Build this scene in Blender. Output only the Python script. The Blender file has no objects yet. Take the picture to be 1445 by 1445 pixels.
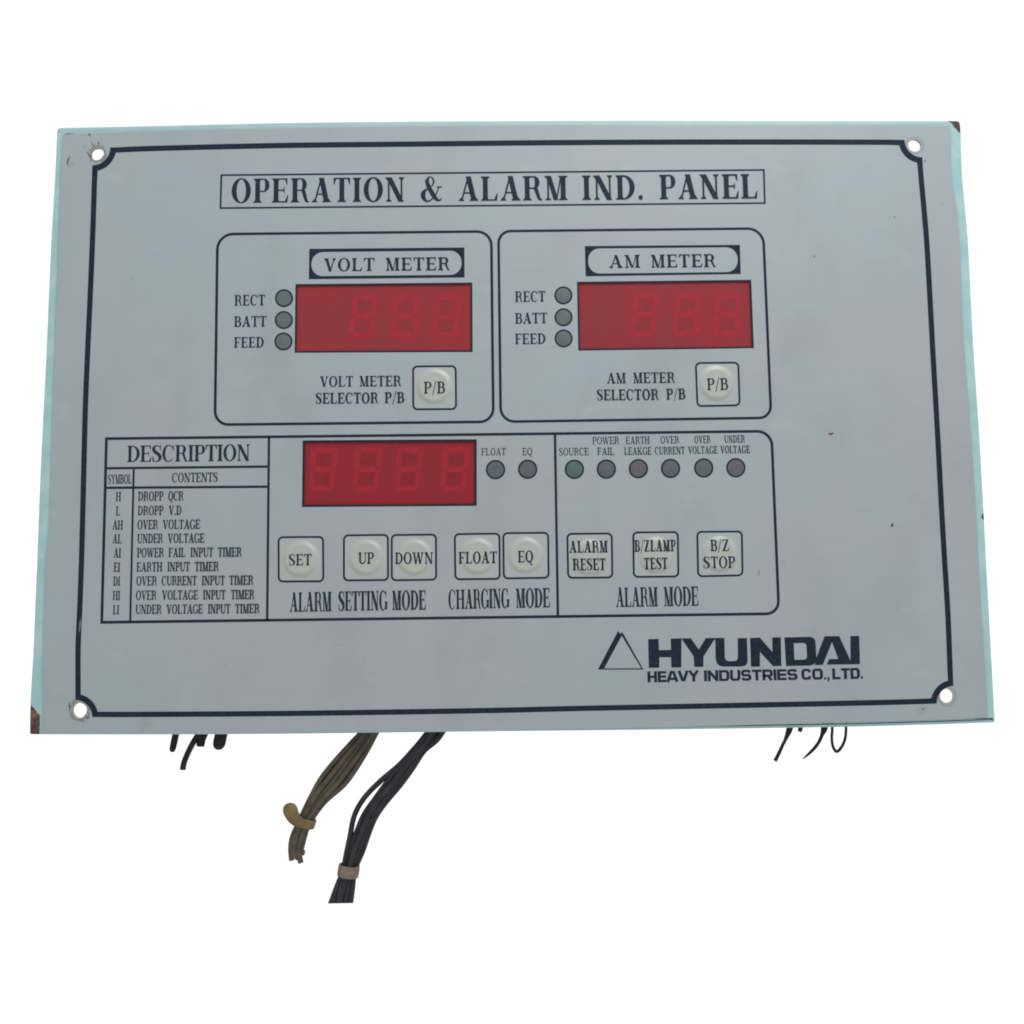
import bpy, bmesh, math, random
from mathutils import Vector, Matrix
from mathutils.geometry import tessellate_polygon
random.seed(4)
SC = bpy.context.scene
COL = SC.collection

# ------------------------------------------------------------------ camera
CAM = Vector((-0.00365893, -0.33850113, -0.06715356))
ROT = Matrix(((0.9998756237597405, 0.01303889036872071, -0.008872674288084262),
              (-0.007598103342713083, -0.09474326851986373, -0.995472742919547),
              (-0.013820486122542922, 0.9954163452586688, -0.09463241387183949)))
FPX, CPX = 1300.0, 722.5
cd = bpy.data.cameras.new('camera')
cam = bpy.data.objects.new('camera', cd)
COL.objects.link(cam)
cam.matrix_world = Matrix.Translation(CAM) @ ROT.to_4x4()
cd.sensor_width = 36.0
cd.lens = 36.0 * FPX / 1445.0
cd.clip_start = 0.01
cd.clip_end = 60.0
SC.camera = cam

# ------------------------------------------------------------------ light
wd = bpy.data.worlds.new('World')
SC.world = wd
wd.use_nodes = True
bg = wd.node_tree.nodes['Background']
bg.inputs['Color'].default_value = (0.985, 1.0, 1.015, 1)
bg.inputs['Strength'].default_value = 1.10
ld = bpy.data.lights.new('key_lamp', 'AREA')
ld.shape = 'DISK'
ld.size = 0.45
ld.energy = 8.6
ld.color = (0.97, 1.0, 1.02)
lamp = bpy.data.objects.new('key_lamp', ld)
COL.objects.link(lamp)
lamp.location = (0.24, -0.52, 0.72)
lamp.rotation_euler = (Vector((0.03, 0, -0.02)) - lamp.location).to_track_quat('-Z', 'Y').to_euler()

vs = SC.view_settings
vs.view_transform = 'Standard'
vs.look = 'None'
vs.exposure = 0.0
vs.gamma = 1.0
vs.use_curve_mapping = False
SC.cycles.filter_width = 1.9


# ------------------------------------------------------------------ helpers
def at(x, y, d=0.0):
    """point of the panel's face (d = metres behind the face) that the photo shows at x, y"""
    v = ROT @ Vector(((x - CPX) / FPX, -(y - CPX) / FPX, -1.0))
    k = (d - CAM.y) / v.y
    return CAM + v * k


MM = 0.001
PX = 0.2645 * MM          # about one photo pixel on the face


def link(name, me, mat, parent=None, smooth=False, angle=None):
    if mat:
        me.materials.append(mat)
    o = bpy.data.objects.new(name, me)
    COL.objects.link(o)
    if parent:
        o.parent = parent
    if smooth:
        for p in me.polygons:
            p.use_smooth = True
        if angle:
            me.set_sharp_from_angle(angle=math.radians(angle))
    return o


def mesh_from(name, verts, faces):
    me = bpy.data.meshes.new(name)
    me.from_pydata([tuple(v) for v in verts], [], faces)
    me.update()
    return me


def tag(o, label, cat=None, group=None, kind=None):
    if label:
        o['label'] = label
    if cat:
        o['category'] = cat
    if group:
        o['group'] = group
    if kind:
        o['kind'] = kind
    return o


def crom(pts, n=8, closed=False):
    """Catmull-Rom through tuples"""
    out = []
    m = len(pts)
    rng = range(m if closed else m - 1)
    for i in rng:
        if closed:
            a, b, c, d = pts[(i - 1) % m], pts[i], pts[(i + 1) % m], pts[(i + 2) % m]
        else:
            b, c = pts[i], pts[i + 1]
            a = pts[i - 1] if i > 0 else tuple(2 * q - w for q, w in zip(b, c))
            d = pts[i + 2] if i + 2 < m else tuple(2 * q - w for q, w in zip(c, b))
        for k in range(n):
            t = k / n
            out.append(tuple(0.5 * ((2 * q) + (-p + r) * t + (2 * p - 5 * q + 4 * r - s) * t * t
                                    + (-p + 3 * q - 3 * r + s) * t ** 3)
                             for p, q, r, s in zip(a, b, c, d)))
    if not closed:
        out.append(tuple(pts[-1]))
    return out


class Ink:
    """flat printed shapes on the face: every polygon lies a few microns above the one before"""
    def __init__(self, base=-0.03):
        self.v, self.f = [], []
        self.y = base * MM

    def poly(self, pts):                       # pts: list of (x, z) in metres
        i = len(self.v)
        self.v += [(p[0], self.y, p[1]) for p in pts]
        self.f.append(list(range(i, i + len(pts))))
        self.y -= 0.0015 * MM

    def strip(self, left, right, closed=False):
        i = len(self.v)
        n = len(left)
        for a, b in zip(left, right):
            self.v += [(a[0], self.y, a[1]), (b[0], self.y, b[1])]
        for k in range(n if closed else n - 1):
            a, b = i + 2 * k, i + 2 * ((k + 1) % n)
            self.f.append([a, a + 1, b + 1, b])
        self.y -= 0.0015 * MM

    def line(self, px, w, closed=False):
        """mitred line of width w px through photo points px"""
        P = [at(*p) for p in px]
        P = [Vector((p.x, p.z)) for p in P]
        n = len(P)
        L, R = [], []
        for k in range(n):
            a = P[(k - 1) % n] if (closed or k > 0) else None
            b = P[(k + 1) % n] if (closed or k < n - 1) else None
            d1 = (P[k] - a).normalized() if a is not None else None
            d2 = (b - P[k]).normalized() if b is not None else None
            if d1 is None: d1 = d2
            if d2 is None: d2 = d1
            t = (d1 + d2).normalized()
            nn = Vector((-t.y, t.x))
            c = max(0.4, nn.dot(Vector((-d1.y, d1.x))))
            h = w * PX / 2 / c
            L.append(P[k] + nn * h)
            R.append(P[k] - nn * h)
        self.strip(L, R, closed)

    def build(self, name, mat, parent, label=None, warp=None, step=0.6):
        bm = bmesh.new()
        vv = [bm.verts.new(p) for p in self.v]
        for f in self.f:
            try:
                bm.faces.new([vv[i] for i in f])
            except ValueError:
                pass
        bm.normal_update()
        for f in list(bm.faces):
            if f.normal.y > 0:
                f.normal_flip()
        if warp:
            bmesh.ops.triangulate(bm, faces=[f for f in bm.faces if len(f.verts) > 4])
            xs = [v.co.x for v in bm.verts]
            zs = [v.co.z for v in bm.verts]
            s = step * MM
            for ax, lo, hi in ((0, min(xs), max(xs)), (2, min(zs), max(zs))):
                k = lo + s * 0.5
                while k < hi:
                    co, no = [0, 0, 0], [0, 0, 0]
                    co[ax], no[ax] = k, 1
                    bmesh.ops.bisect_plane(bm, geom=bm.verts[:] + bm.edges[:] + bm.faces[:],
                                           dist=1e-9, plane_co=co, plane_no=no)
                    k += s
            for v in bm.verts:
                v.co.y -= warp(v.co.x, v.co.z)
        me = bpy.data.meshes.new(name)
        bm.to_mesh(me)
        bm.free()
        o = link(name, me, mat, parent)
        if label:
            o['label'] = label
        return o


# ------------------------------------------------------------------ materials
def nodes_of(name):
    m = bpy.data.materials.new(name)
    m.use_nodes = True
    nt = m.node_tree
    b = nt.nodes['Principled BSDF']
    return m, nt, b


def noise(nt, vec, scale, detail=3.0, rough=0.55):
    n = nt.nodes.new('ShaderNodeTexNoise')
    n.inputs['Scale'].default_value = scale
    n.inputs['Detail'].default_value = detail
    n.inputs['Roughness'].default_value = rough
    nt.links.new(vec, n.inputs['Vector'])
    return n.outputs['Fac']


def coord(nt):
    return nt.nodes.new('ShaderNodeTexCoord').outputs['Object']


def scaled(nt, vec, s):
    n = nt.nodes.new('ShaderNodeMapping')
    n.inputs['Scale'].default_value = s
    nt.links.new(vec, n.inputs['Vector'])
    return n.outputs['Vector']


def ramp(nt, fac, lo, hi, a=0.0, b=1.0):
    n = nt.nodes.new('ShaderNodeMapRange')
    n.interpolation_type = 'SMOOTHSTEP'
    n.inputs['From Min'].default_value = lo
    n.inputs['From Max'].default_value = hi
    n.inputs['To Min'].default_value = a
    n.inputs['To Max'].default_value = b
    nt.links.new(fac, n.inputs['Value'])
    return n.outputs['Result']


def mixc(nt, fac, a, b, mode='MIX'):
    n = nt.nodes.new('ShaderNodeMix')
    n.data_type = 'RGBA'
    n.blend_type = mode
    for sock, v in ((n.inputs[0], fac), (n.inputs[6], a), (n.inputs[7], b)):
        if hasattr(v, 'is_linked'):
            nt.links.new(v, sock)
        elif isinstance(v, (int, float)):
            sock.default_value = v
        else:
            sock.default_value = tuple(v) + (1,)
    return n.outputs[2]


def math_n(nt, op, a, b=None):
    n = nt.nodes.new('ShaderNodeMath')
    n.operation = op
    for i, v in enumerate((a, b)):
        if v is None:
            continue
        if hasattr(v, 'is_linked'):
            nt.links.new(v, n.inputs[i])
        else:
            n.inputs[i].default_value = v
    return n.outputs[0]


def dist_to(nt, vec, p):
    n = nt.nodes.new('ShaderNodeVectorMath')
    n.operation = 'DISTANCE'
    nt.links.new(vec, n.inputs[0])
    n.inputs[1].default_value = p
    return n.outputs['Value']


def bump(nt, b, h, strength, dist):
    n = nt.nodes.new('ShaderNodeBump')
    n.inputs['Strength'].default_value = strength
    n.inputs['Distance'].default_value = dist
    nt.links.new(h, n.inputs['Height'])
    nt.links.new(n.outputs['Normal'], b.inputs['Normal'])


def simple(name, c, rough=0.5, spec=0.3, var=0.12, scale=900, coat=0.0):
    m, nt, b = nodes_of(name)
    v = coord(nt)
    f = noise(nt, v, scale)
    c2 = tuple(min(1, q * (1 + var)) for q in c)
    c1 = tuple(q * (1 - var) for q in c)
    nt.links.new(mixc(nt, ramp(nt, f, 0.3, 0.7), c1, c2), b.inputs['Base Color'])
    b.inputs['Roughness'].default_value = rough
    b.inputs['Specular IOR Level'].default_value = spec
    b.inputs['Coat Weight'].default_value = coat
    b.inputs['Coat Roughness'].default_value = 0.15
    return m


HOLES = {'tl': (137.5, 217.6, 8.8), 'tr': (1290.8, 205.2, 9.3), 'bl': (112.5, 1002.0, 9.6), 'br': (1336, 982.2, 9.3)}


def face_material():
    m, nt, b = nodes_of('silver_face')
    v = coord(nt)
    c = mixc(nt, ramp(nt, noise(nt, v, 9, 4), 0.35, 0.65), (0.183, 0.2185, 0.229), (0.197, 0.2105, 0.2225))
    c = mixc(nt, ramp(nt, noise(nt, v, 22, 4), 0.45, 0.75, 0, 0.55), c, (0.206, 0.226, 0.217))
    streak = noise(nt, scaled(nt, v, (40, 40, 1300)), 1.0, 2)
    c = mixc(nt, ramp(nt, streak, 0.3, 0.7, 0, 0.16), c, (0.222, 0.243, 0.250))
    grain = noise(nt, v, 2600, 2)
    c = mixc(nt, ramp(nt, grain, 0.35, 0.65, 0, 0.10), c, (0.13, 0.15, 0.165))
    # soft smudges and wiped patches
    c = mixc(nt, ramp(nt, noise(nt, scaled(nt, v, (30, 30, 19)), 1.0, 5, 0.6), 0.46, 0.74, 0, 0.40), c, (0.152, 0.168, 0.176))
    c = mixc(nt, ramp(nt, noise(nt, scaled(nt, v, (55, 55, 90)), 1.0, 5, 0.65), 0.56, 0.76, 0, 0.38), c, (0.236, 0.248, 0.250))
    # grime speckle
    sp = noise(nt, v, 330, 5, 0.65)
    c = mixc(nt, ramp(nt, sp, 0.70, 0.80, 0, 0.22), c, (0.09, 0.085, 0.08))
    # rub marks and dirt round the fixing holes
    wob = noise(nt, v, 420, 4, 0.7)
    for k, amt in (('tl', 0.9), ('tr', 0.45), ('bl', 0.8), ('br', 0.5)):
        x, y, r = HOLES[k]
        p = at(x, y)
        d = dist_to(nt, v, p)
        d2 = math_n(nt, 'ADD', d, math_n(nt, 'MULTIPLY', math_n(nt, 'SUBTRACT', wob, 0.5), 9 * MM))
        w2 = math_n(nt, 'ADD', d, math_n(nt, 'MULTIPLY', math_n(nt, 'SUBTRACT', wob, 0.5), (4.5 if k in ('tl', 'bl') else 1.6) * MM))
        c = mixc(nt, ramp(nt, w2, (r + 1.4) * PX, (r + (4.6 if k in ('tl', 'bl') else 3.4)) * PX, 0.55, 0), c, (0.205, 0.19, 0.165))
        ring_ = math_n(nt, 'MULTIPLY', ramp(nt, w2, (r + 1.8) * PX, (r + 3.2) * PX), ramp(nt, w2, (r + 3.6) * PX, (r + 5.4) * PX, 1, 0))
        c = mixc(nt, math_n(nt, 'MULTIPLY', ring_, 0.8 if k in ('tl', 'bl') else 0.4), c, (0.07, 0.06, 0.05))
        c = mixc(nt, ramp(nt, d2, 1.6 * MM, (5.0 if k in ('tl', 'bl') else 3.2) * MM, amt * 0.75, 0), c, (0.135, 0.122, 0.105))
    # dirty blotches by the upper left corner and along the lower edge
    for (x, y, r, a) in ((100, 232, 9, 0.6), (120, 186, 10, 0.45), (205, 1020, 16, 0.4), (1300, 1001, 12, 0.45), (1105, 795, 8, 0.3)):
        d = dist_to(nt, v, at(x, y))
        d2 = math_n(nt, 'ADD', d, math_n(nt, 'MULTIPLY', math_n(nt, 'SUBTRACT', wob, 0.5), r * PX * 1.6))
        c = mixc(nt, ramp(nt, d2, 0.1 * r * PX, r * PX, a * 0.6, 0), c, (0.13, 0.118, 0.10))
    nt.links.new(c, b.inputs['Base Color'])
    nt.links.new(ramp(nt, streak, 0.2, 0.8, 0.42, 0.55), b.inputs['Roughness'])
    b.inputs['Specular IOR Level'].default_value = 0.35
    h = math_n(nt, 'ADD', math_n(nt, 'MULTIPLY', noise(nt, v, 16, 2), 0.8), math_n(nt, 'MULTIPLY', grain, 0.02))
    bump(nt, b, h, 0.25, 1.2 * MM)
    return m


def tray_material():
    m, nt, b = nodes_of('teal_enamel')
    v = coord(nt)
    c = mixc(nt, ramp(nt, noise(nt, v, 120, 4), 0.35, 0.7), (0.190, 0.306, 0.302), (0.236, 0.340, 0.335))
    sx = nt.nodes.new('ShaderNodeSeparateXYZ'); nt.links.new(v, sx.inputs[0])
    wear = math_n(nt, 'MULTIPLY', ramp(nt, sx.outputs['Z'], 0.1125, 0.1145, 0, 0.55), ramp(nt, noise(nt, v, 60, 4), 0.25, 0.55, 0.45, 1))
    c = mixc(nt, wear, c, (0.215, 0.262, 0.268))
    c = mixc(nt, ramp(nt, noise(nt, scaled(nt, v, (150, 150, 45)), 1.0, 5, 0.7), 0.58, 0.72, 0, 0.45), c, (0.26, 0.32, 0.318))
    wob = math_n(nt, 'SUBTRACT', noise(nt, v, 500, 5, 0.65), 0.5)
    rustc = mixc(nt, ramp(nt, noise(nt, v, 900, 4), 0.35, 0.65), (0.024, 0.011, 0.012), (0.082, 0.038, 0.030))
    pts = ((1387.5, 729, 5.5, 2), (1385, 832, 3.5, 3), (82, 243, 2.2, 1.5), (1391, 855, 2.4, 2))
    for (x, y, r, wv) in pts:
        d = dist_to(nt, v, at(x, y, 1.6 * MM))
        d2 = math_n(nt, 'ADD', d, math_n(nt, 'MULTIPLY', wob, wv * 3 * PX))
        k = ramp(nt, d2, (r - 1.2) * PX, (r + 0.6) * PX, 1, 0)
        c = mixc(nt, k, c, rustc)
    # bare corner at the top right (straight edged chip) and the rusty tongue at the bottom left
    def half(p, n):
        q = nt.nodes.new('ShaderNodeVectorMath'); q.operation = 'SUBTRACT'
        nt.links.new(v, q.inputs[0]); q.inputs[1].default_value = at(p[0], p[1], 1.6 * MM)
        e = nt.nodes.new('ShaderNodeVectorMath'); e.operation = 'DOT_PRODUCT'
        nt.links.new(q.outputs[0], e.inputs[0]); e.inputs[1].default_value = (n[0], 0, -n[1])
        return math_n(nt, 'ADD', e.outputs['Value'], math_n(nt, 'MULTIPLY', wob, 5 * PX))
    k1 = ramp(nt, half((1346.2, 181.5), (0.76, -0.65)), -0.8 * PX, 0.8 * PX)
    c = mixc(nt, k1, c, mixc(nt, 0.45, rustc, (0.036, 0.016, 0.019)))
    k2 = math_n(nt, 'MULTIPLY', ramp(nt, half((57.2, 1030), (-1, -0.02)), -0.7 * PX, 0.7 * PX), ramp(nt, half((50, 1000), (-0.75, 0.66)), -1.5 * PX, 1.5 * PX))
    c = mixc(nt, k2, c, rustc)
    k3 = math_n(nt, 'MULTIPLY', k2, ramp(nt, dist_to(nt, v, at(49, 1008, 1.6 * MM)), 3 * PX, 8 * PX, 0.7, 0))
    c = mixc(nt, k3, c, (0.13, 0.075, 0.045))
    nt.links.new(c, b.inputs['Base Color'])
    b.inputs['Roughness'].default_value = 0.5
    b.inputs['Specular IOR Level'].default_value = 0.2
    bump(nt, b, wob, 0.3, 0.2 * MM)
    return m


def display_material(name, ca, cb):
    m, nt, b = nodes_of(name)
    v = coord(nt)
    c = mixc(nt, ramp(nt, noise(nt, v, 45, 3), 0.3, 0.7), ca, cb)
    c = mixc(nt, ramp(nt, noise(nt, v, 1200, 2), 0.35, 0.65, 0, 0.12), c, (0.09, 0.02, 0.02))
    nt.links.new(c, b.inputs['Base Color'])
    b.inputs['Roughness'].default_value = 0.32
    b.inputs['Specular IOR Level'].default_value = 0.08
    return m


M_FACE = face_material()
M_TRAY = tray_material()
M_RED = display_material('red_filter', (0.152, 0.0230, 0.027), (0.184, 0.0180, 0.0225))
M_RED2 = display_material('deep_red_filter', (0.146, 0.0135, 0.0185), (0.172, 0.0112, 0.017))
M_SEG2 = simple('deep_red_segment', (0.194, 0.0125, 0.0195), 0.32, 0.08, 0.06, 500)
M_CELL = simple('dim_red_cell', (0.156, 0.0195, 0.0240), 0.32, 0.08, 0.05, 300)
M_CELL2 = simple('dim_deep_red_cell', (0.140, 0.0120, 0.0170), 0.32, 0.08, 0.05, 300)
M_SEG = simple('red_segment', (0.206, 0.0165, 0.0240), 0.32, 0.08, 0.06, 500)
M_INK = simple('navy_ink', (0.0085, 0.0135, 0.0225), 0.55, 0.06, 0.25, 700)
M_INK2 = simple('thin_navy_ink', (0.0105, 0.0165, 0.0265), 0.55, 0.06, 0.3, 1200)


def key_material():
    m, nt, b = nodes_of('cream_key')
    v = coord(nt)
    d = dist_to(nt, scaled(nt, v, (1, 0, 1)), (0, 0, 0))
    d = math_n(nt, 'ADD', d, math_n(nt, 'MULTIPLY', math_n(nt, 'SUBTRACT', noise(nt, v, 260, 3), 0.5), 2.5 * MM))
    c = mixc(nt, ramp(nt, d, 5.6 * MM, 8.4 * MM), (0.234, 0.248, 0.226), (0.212, 0.235, 0.234))
    c = mixc(nt, ramp(nt, noise(nt, v, 420, 4), 0.4, 0.75, 0, 0.35), c, (0.222, 0.232, 0.206))
    nt.links.new(c, b.inputs['Base Color'])
    b.inputs['Roughness'].default_value = 0.42
    b.inputs['Specular IOR Level'].default_value = 0.35
    return m


M_KEY = key_material()
M_GREEN = simple('grey_green_lens', (0.055, 0.073, 0.071), 0.35, 0.35, 0.10, 400)
M_GREEN2 = simple('dull_green_lens', (0.040, 0.068, 0.066), 0.35, 0.35, 0.12, 400)
M_SLATE = simple('slate_lens', (0.047, 0.063, 0.070), 0.35, 0.35, 0.12, 400)
M_MAUVE = simple('grey_mauve_lens', (0.054, 0.055, 0.066), 0.35, 0.35, 0.12, 400)
M_PURPLE = simple('dusky_purple_lens', (0.062, 0.053, 0.065), 0.35, 0.35, 0.12, 400)
M_OLIVE = simple('grey_olive_lens', (0.054, 0.058, 0.063), 0.35, 0.35, 0.12, 400)
M_BROWN = simple('brown_wire_sheath', (0.049, 0.039, 0.027), 0.45, 0.22, 0.25, 260)
M_BLACK = simple('black_wire_sheath', (0.0145, 0.0140, 0.0160), 0.42, 0.18, 0.3, 260)
M_CUT = simple('black_cut_wire', (0.011, 0.0105, 0.010), 0.6, 0.12, 0.4, 500)
M_MAROON = simple('maroon_wire', (0.032, 0.013, 0.015), 0.6, 0.12, 0.3, 500)
M_TIE = simple('tan_tie', (0.108, 0.078, 0.034), 0.5, 0.12, 0.15, 350)
M_TIE2 = simple('dull_tan_tie', (0.108, 0.084, 0.062), 0.55, 0.2, 0.22, 350)
M_DIRT = simple('dark_dirt', (0.03, 0.027, 0.027), 0.8, 0.1, 0.4, 2000)
M_RUSTDOT = simple('rusty_speck', (0.06, 0.022, 0.022), 0.8, 0.1, 0.4, 2000)
M_COPPER = simple('wire_core', (0.10, 0.085, 0.07), 0.45, 0.4, 0.3, 2000)

mb, nb, bb = nodes_of('white_backdrop')
bb.inputs['Roughness'].default_value = 0.9
bb.inputs['Specular IOR Level'].default_value = 0.0
nb.links.new(mixc(nb, noise(nb, coord(nb), 3), (0.925, 0.925, 0.925), (0.935, 0.935, 0.935)), bb.inputs['Base Color'])

# ------------------------------------------------------------------ backdrop
bv, bf = [], []
prof = []
for k in range(13):
    a = math.radians(90 * k / 12)
    prof.append((1.6 - 0.5 + 0.5 * math.sin(a), -1.2 + 0.5 - 0.5 * math.cos(a)))
prof = [(0.3, -1.2)] + prof + [(1.6, 2.6)]
for (y, z) in prof:
    bv += [(-3.2, y, z), (3.2, y, z)]
for k in range(len(prof) - 1):
    bf.append((2 * k, 2 * k + 1, 2 * k + 3, 2 * k + 2))
bo = link('backdrop', mesh_from('backdrop', bv, bf), mb, None, True)
tag(bo, 'plain seamless white backdrop behind the panel', None, None, 'structure')

# ------------------------------------------------------------------ serif lettering
T = 0.062         # thickness of the thin horizontal strokes
THIN = 0.36       # thin upright strokes as a share of the stem


def glyph(ch, s):
    """polygons of one roman capital, cap height 1; s = stem width"""
    P = []
    t, l = T, 0.10
    hx = max(0.055, THIN * s)

    def poly(*p): P.append(list(p))

    def rect(x0, y0, x1, y1): poly((x0, y0), (x1, y0), (x1, y1), (x0, y1))

    def serif(x0, x1, y, up, a=l, b=l):
        q = 1 if up else -1
        poly((x0 - a, y), (x1 + b, y), (x1 + b, y + q * t * .75), (x1 + .3 * b, y + q * t * 1.2), (x1, y + q * t * 2.4),
             (x0, y + q * t * 2.4), (x0 - .3 * a, y + q * t * 1.2), (x0 - a, y + q * t * .75))

    def stem(x0, x1, bot=True, top=True, y0=0, y1=1):
        rect(x0, y0, x1, y1)
        if bot: serif(x0, x1, y0, True)
        if top: serif(x0, x1, y1, False)

    def ring(cx, cy, rx, ry, a0, a1, s0, s1, th=t, n=26):
        o, i = [], []
        for k in range(n + 1):
            f = k / n
            a = math.radians(a0 + (a1 - a0) * f)
            w = s0 + (s1 - s0) * f
            o.append((cx + rx * math.cos(a), cy + ry * math.sin(a)))
            i.append((cx + max(.01, rx - w) * math.cos(a), cy + max(.01, ry - th) * math.sin(a)))
        P.append(('strip', o, i))

    def stroke(pts, n=9):                      # (x, y, w)
        c = crom(pts, n)
        o, i = [], []
        for k, (x, y, w) in enumerate(c):
            x0, y0, _ = c[max(0, k - 1)]
            x1, y1, _ = c[min(len(c) - 1, k + 1)]
            d = math.hypot(x1 - x0, y1 - y0) or 1
            nx, ny = -(y1 - y0) / d, (x1 - x0) / d
            o.append((x + nx * w / 2, y + ny * w / 2 * 0.55))
            i.append((x - nx * w / 2, y - ny * w / 2 * 0.55))
        P.append(('strip', o, i))

    def arm_top(x0, xe, d=.27): poly((x0, 1), (xe, 1), (xe, 1 - d), (xe - .035, 1 - d), (xe - .13, 1 - t), (x0, 1 - t))

    def arm_bot(x0, xe, d=.31): poly((x0, 0), (xe - .02, 0), (xe + .02, d), (xe - .02, d), (xe - .16, t), (x0, t))

    def arm_mid(x0, xe, y=.51):
        rect(x0, y - t / 2, xe, y + t / 2)
        poly((xe - .07, y), (xe - .01, y - .13), (xe + .02, y - .13), (xe + .02, y + .13), (xe - .01, y + .13))

    def diag(xa, ya, xb, yb, w): poly((xa, ya), (xa + w, ya), (xb + w, yb), (xb, yb))

    x0, x1 = l, l + s
    if ch == 'I':
        w = s + 2 * l; stem(x0, x1)
    elif ch == 'H':
        w = max(1.05, 2 * s + 4 * l + .2); stem(x0, x1); stem(w - l - s, w - l); rect(x1, .48, w - l - s, .48 + t)
    elif ch == 'L':
        w = .88; stem(x0, x1); arm_bot(x1, w - .02)
    elif ch == 'E':
        w = .90; stem(x0, x1); arm_bot(x1, w - .02); arm_top(x1, w - .05); arm_mid(x1, .68)
    elif ch == 'F':
        w = .84; stem(x0, x1); arm_top(x1, w); arm_mid(x1, .66)
    elif ch == 'T':
        w = .92; a = w / 2 - s / 2; stem(a, a + s, True, False)
        rect(.06, 1 - t, w - .06, 1)
        poly((0.0, 1), (.1, 1), (.14, 1 - t), (.045, 1 - .28), (.01, 1 - .28))
        poly((w - .1, 1), (w, 1), (w - .01, 1 - .28), (w - .045, 1 - .28), (w - .14, 1 - t))
    elif ch in 'DPRB':
        w = {'D': 1.02, 'P': .88, 'R': 1.02, 'B': .92}[ch]
        stem(x0, x1, True, True)
        if ch == 'D':
            c = x1 + .05
            rect(x1, 0, c, t); rect(x1, 1 - t, c, 1); ring(c, .5, w - c, .5, -90, 90, s * 1.05, s * 1.05)
        else:
            yb = {'P': .44, 'R': .47, 'B': .49}[ch]
            xe = {'P': w, 'R': .88, 'B': .84}[ch]
            c = x1 + (xe - x1) * .42
            r = (1 - yb) / 2
            rect(x1, yb, c, yb + t); rect(x1, 1 - t, c, 1)
            ring(c, yb + r, xe - c, r, -90, 90, min(s, (xe - c) * .8), min(s, (xe - c) * .8))
            if ch == 'B':
                yt = yb + t
                rect(x1, 0, c, t)
                ring(c, yt / 2, w - c, yt / 2, -90, 90, s * 1.02, s * 1.02)
            if ch == 'R':
                poly((c - .06, yb + t * .6), (c + s * .7, yb + t), (c + s * .95, yb - .06), (w - .10, .09), (w - .02, .05), (w, 0),
                     (w - .14, -.01), (w - .24, .05), (c + s * .1, yb - .04))
    elif ch in 'CG':
        w = 1.0 if ch == 'C' else 1.06
        cx, rx = .49, .49
        ring(cx, .5, rx, .52, 45, 90, .05, s * .5)
        ring(cx, .5, rx, .52, 90, 270, s * 1.0, s * 1.0)
        ring(cx, .5, rx, .52, 270, 322 if ch == 'C' else 340, s * .5, .05)
        poly((.86, 1.01), (.91, 1.01), (.93, .66), (.89, .66), (.80, .86))
        if ch == 'G':
            rect(.80, .05, .80 + s * .9, .42); serif(.80, .80 + s * .9, .44, False, .09, .07)
    elif ch in 'OQ':
        w = 1.06
        ring(w / 2, .5, w / 2, .52, 0, 360, s * 1.03, s * 1.03, T * .95, 52)
        if ch == 'Q':
            stroke([(.40, .12, .05), (.52, .14, .1), (.66, -.06, .16), (.82, -.19, .2), (1.0, -.14, .05)])
    elif ch == 'U':
        w = 1.05; stem(x0, x1, False, True, .34); a = w - l - hx * .9
        rect(a, .34, a + hx * .9, 1); serif(a, a + hx * .9, 1, False)
        cx = (x0 + a + hx * .9) / 2
        ring(cx, .35, cx - x0, .37, 180, 360, s, hx * .9, t * 1.4, 26)
    elif ch == 'V':
        w = 1.04; h = s * 1.05
        diag(.08, 1, w / 2 - h * .42, -.01, h); diag(w - .12 - hx, 1, w / 2 - hx * .3, -.01, hx)
        serif(.10, .06 + h, 1, False); serif(w - .12 - hx, w - .12, 1, False)
    elif ch == 'A':
        w = 1.06; h = s * 1.06
        diag(.12, 0, w / 2 - hx * .55, 1, hx); diag(w - .1 - h, 0, w / 2 - h * .5, 1.01, h)
        rect(.28, .30, w - .34, .30 + t); serif(.11, .11 + hx, 0, True); serif(w - .1 - h, w - .10, 0, True)
    elif ch == 'W':
        w = 1.46; h = s * .95
        diag(.07, 1, .40 - h * .4, -.01, h); diag(.70, 1, .40 - hx * .1, -.01, hx)
        diag(.62, 1, .95 - h * .4, -.01, h); diag(w - .14 - hx, 1, .97, -.01, hx)
        serif(.09, .05 + h, 1, False); serif(w - .14 - hx, w - .14, 1, False); serif(.64, .6 + h, 1, False, .05, .08)
    elif ch == 'M':
        w = 1.20; h = s * 0.95
        rect(.13, 0, .13 + hx, 1); serif(.13, .13 + hx, 0, True)
        diag(.10, 1, w / 2 - h * .55, 0, h); diag(w - l - s - .02, 1, w / 2 - hx * .2, 0, hx * .8)
        stem(w - l - s, w - l); serif(.10, .10 + h * .5, 1, False, .1, 0)
    elif ch == 'N':
        w = 1.08
        rect(.14, 0, .14 + hx, 1); serif(.14, .14 + hx, 0, True)
        diag(.06, 1, w - .16 - s * .75, -.01, s * 1.1)
        rect(w - .14 - hx, 0, w - .14, 1); serif(w - .14 - hx, w - .14, 1, False); serif(.1, .12 + hx, 1, False, .1, 0)
    elif ch == 'K':
        w = 1.08; stem(x0, x1); diag(x1 - .02, .38, .78, 1, hx); serif(.78, .78 + hx, 1, False)
        diag(w - .08 - s, 0, x1 + .06, .60, s); serif(w - .1 - s, w - .1, 0, True)
    elif ch == 'Y':
        w = 1.04; a = w / 2 - s / 2; rect(a, 0, a + s, .48); serif(a, a + s, 0, True)
        diag(a, .44, .07, 1, s); diag(a + s - hx, .44, w - .13 - hx, 1, hx)
        serif(.09, .05 + s, 1, False); serif(w - .13 - hx, w - .13, 1, False)
    elif ch == 'Z':
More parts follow.
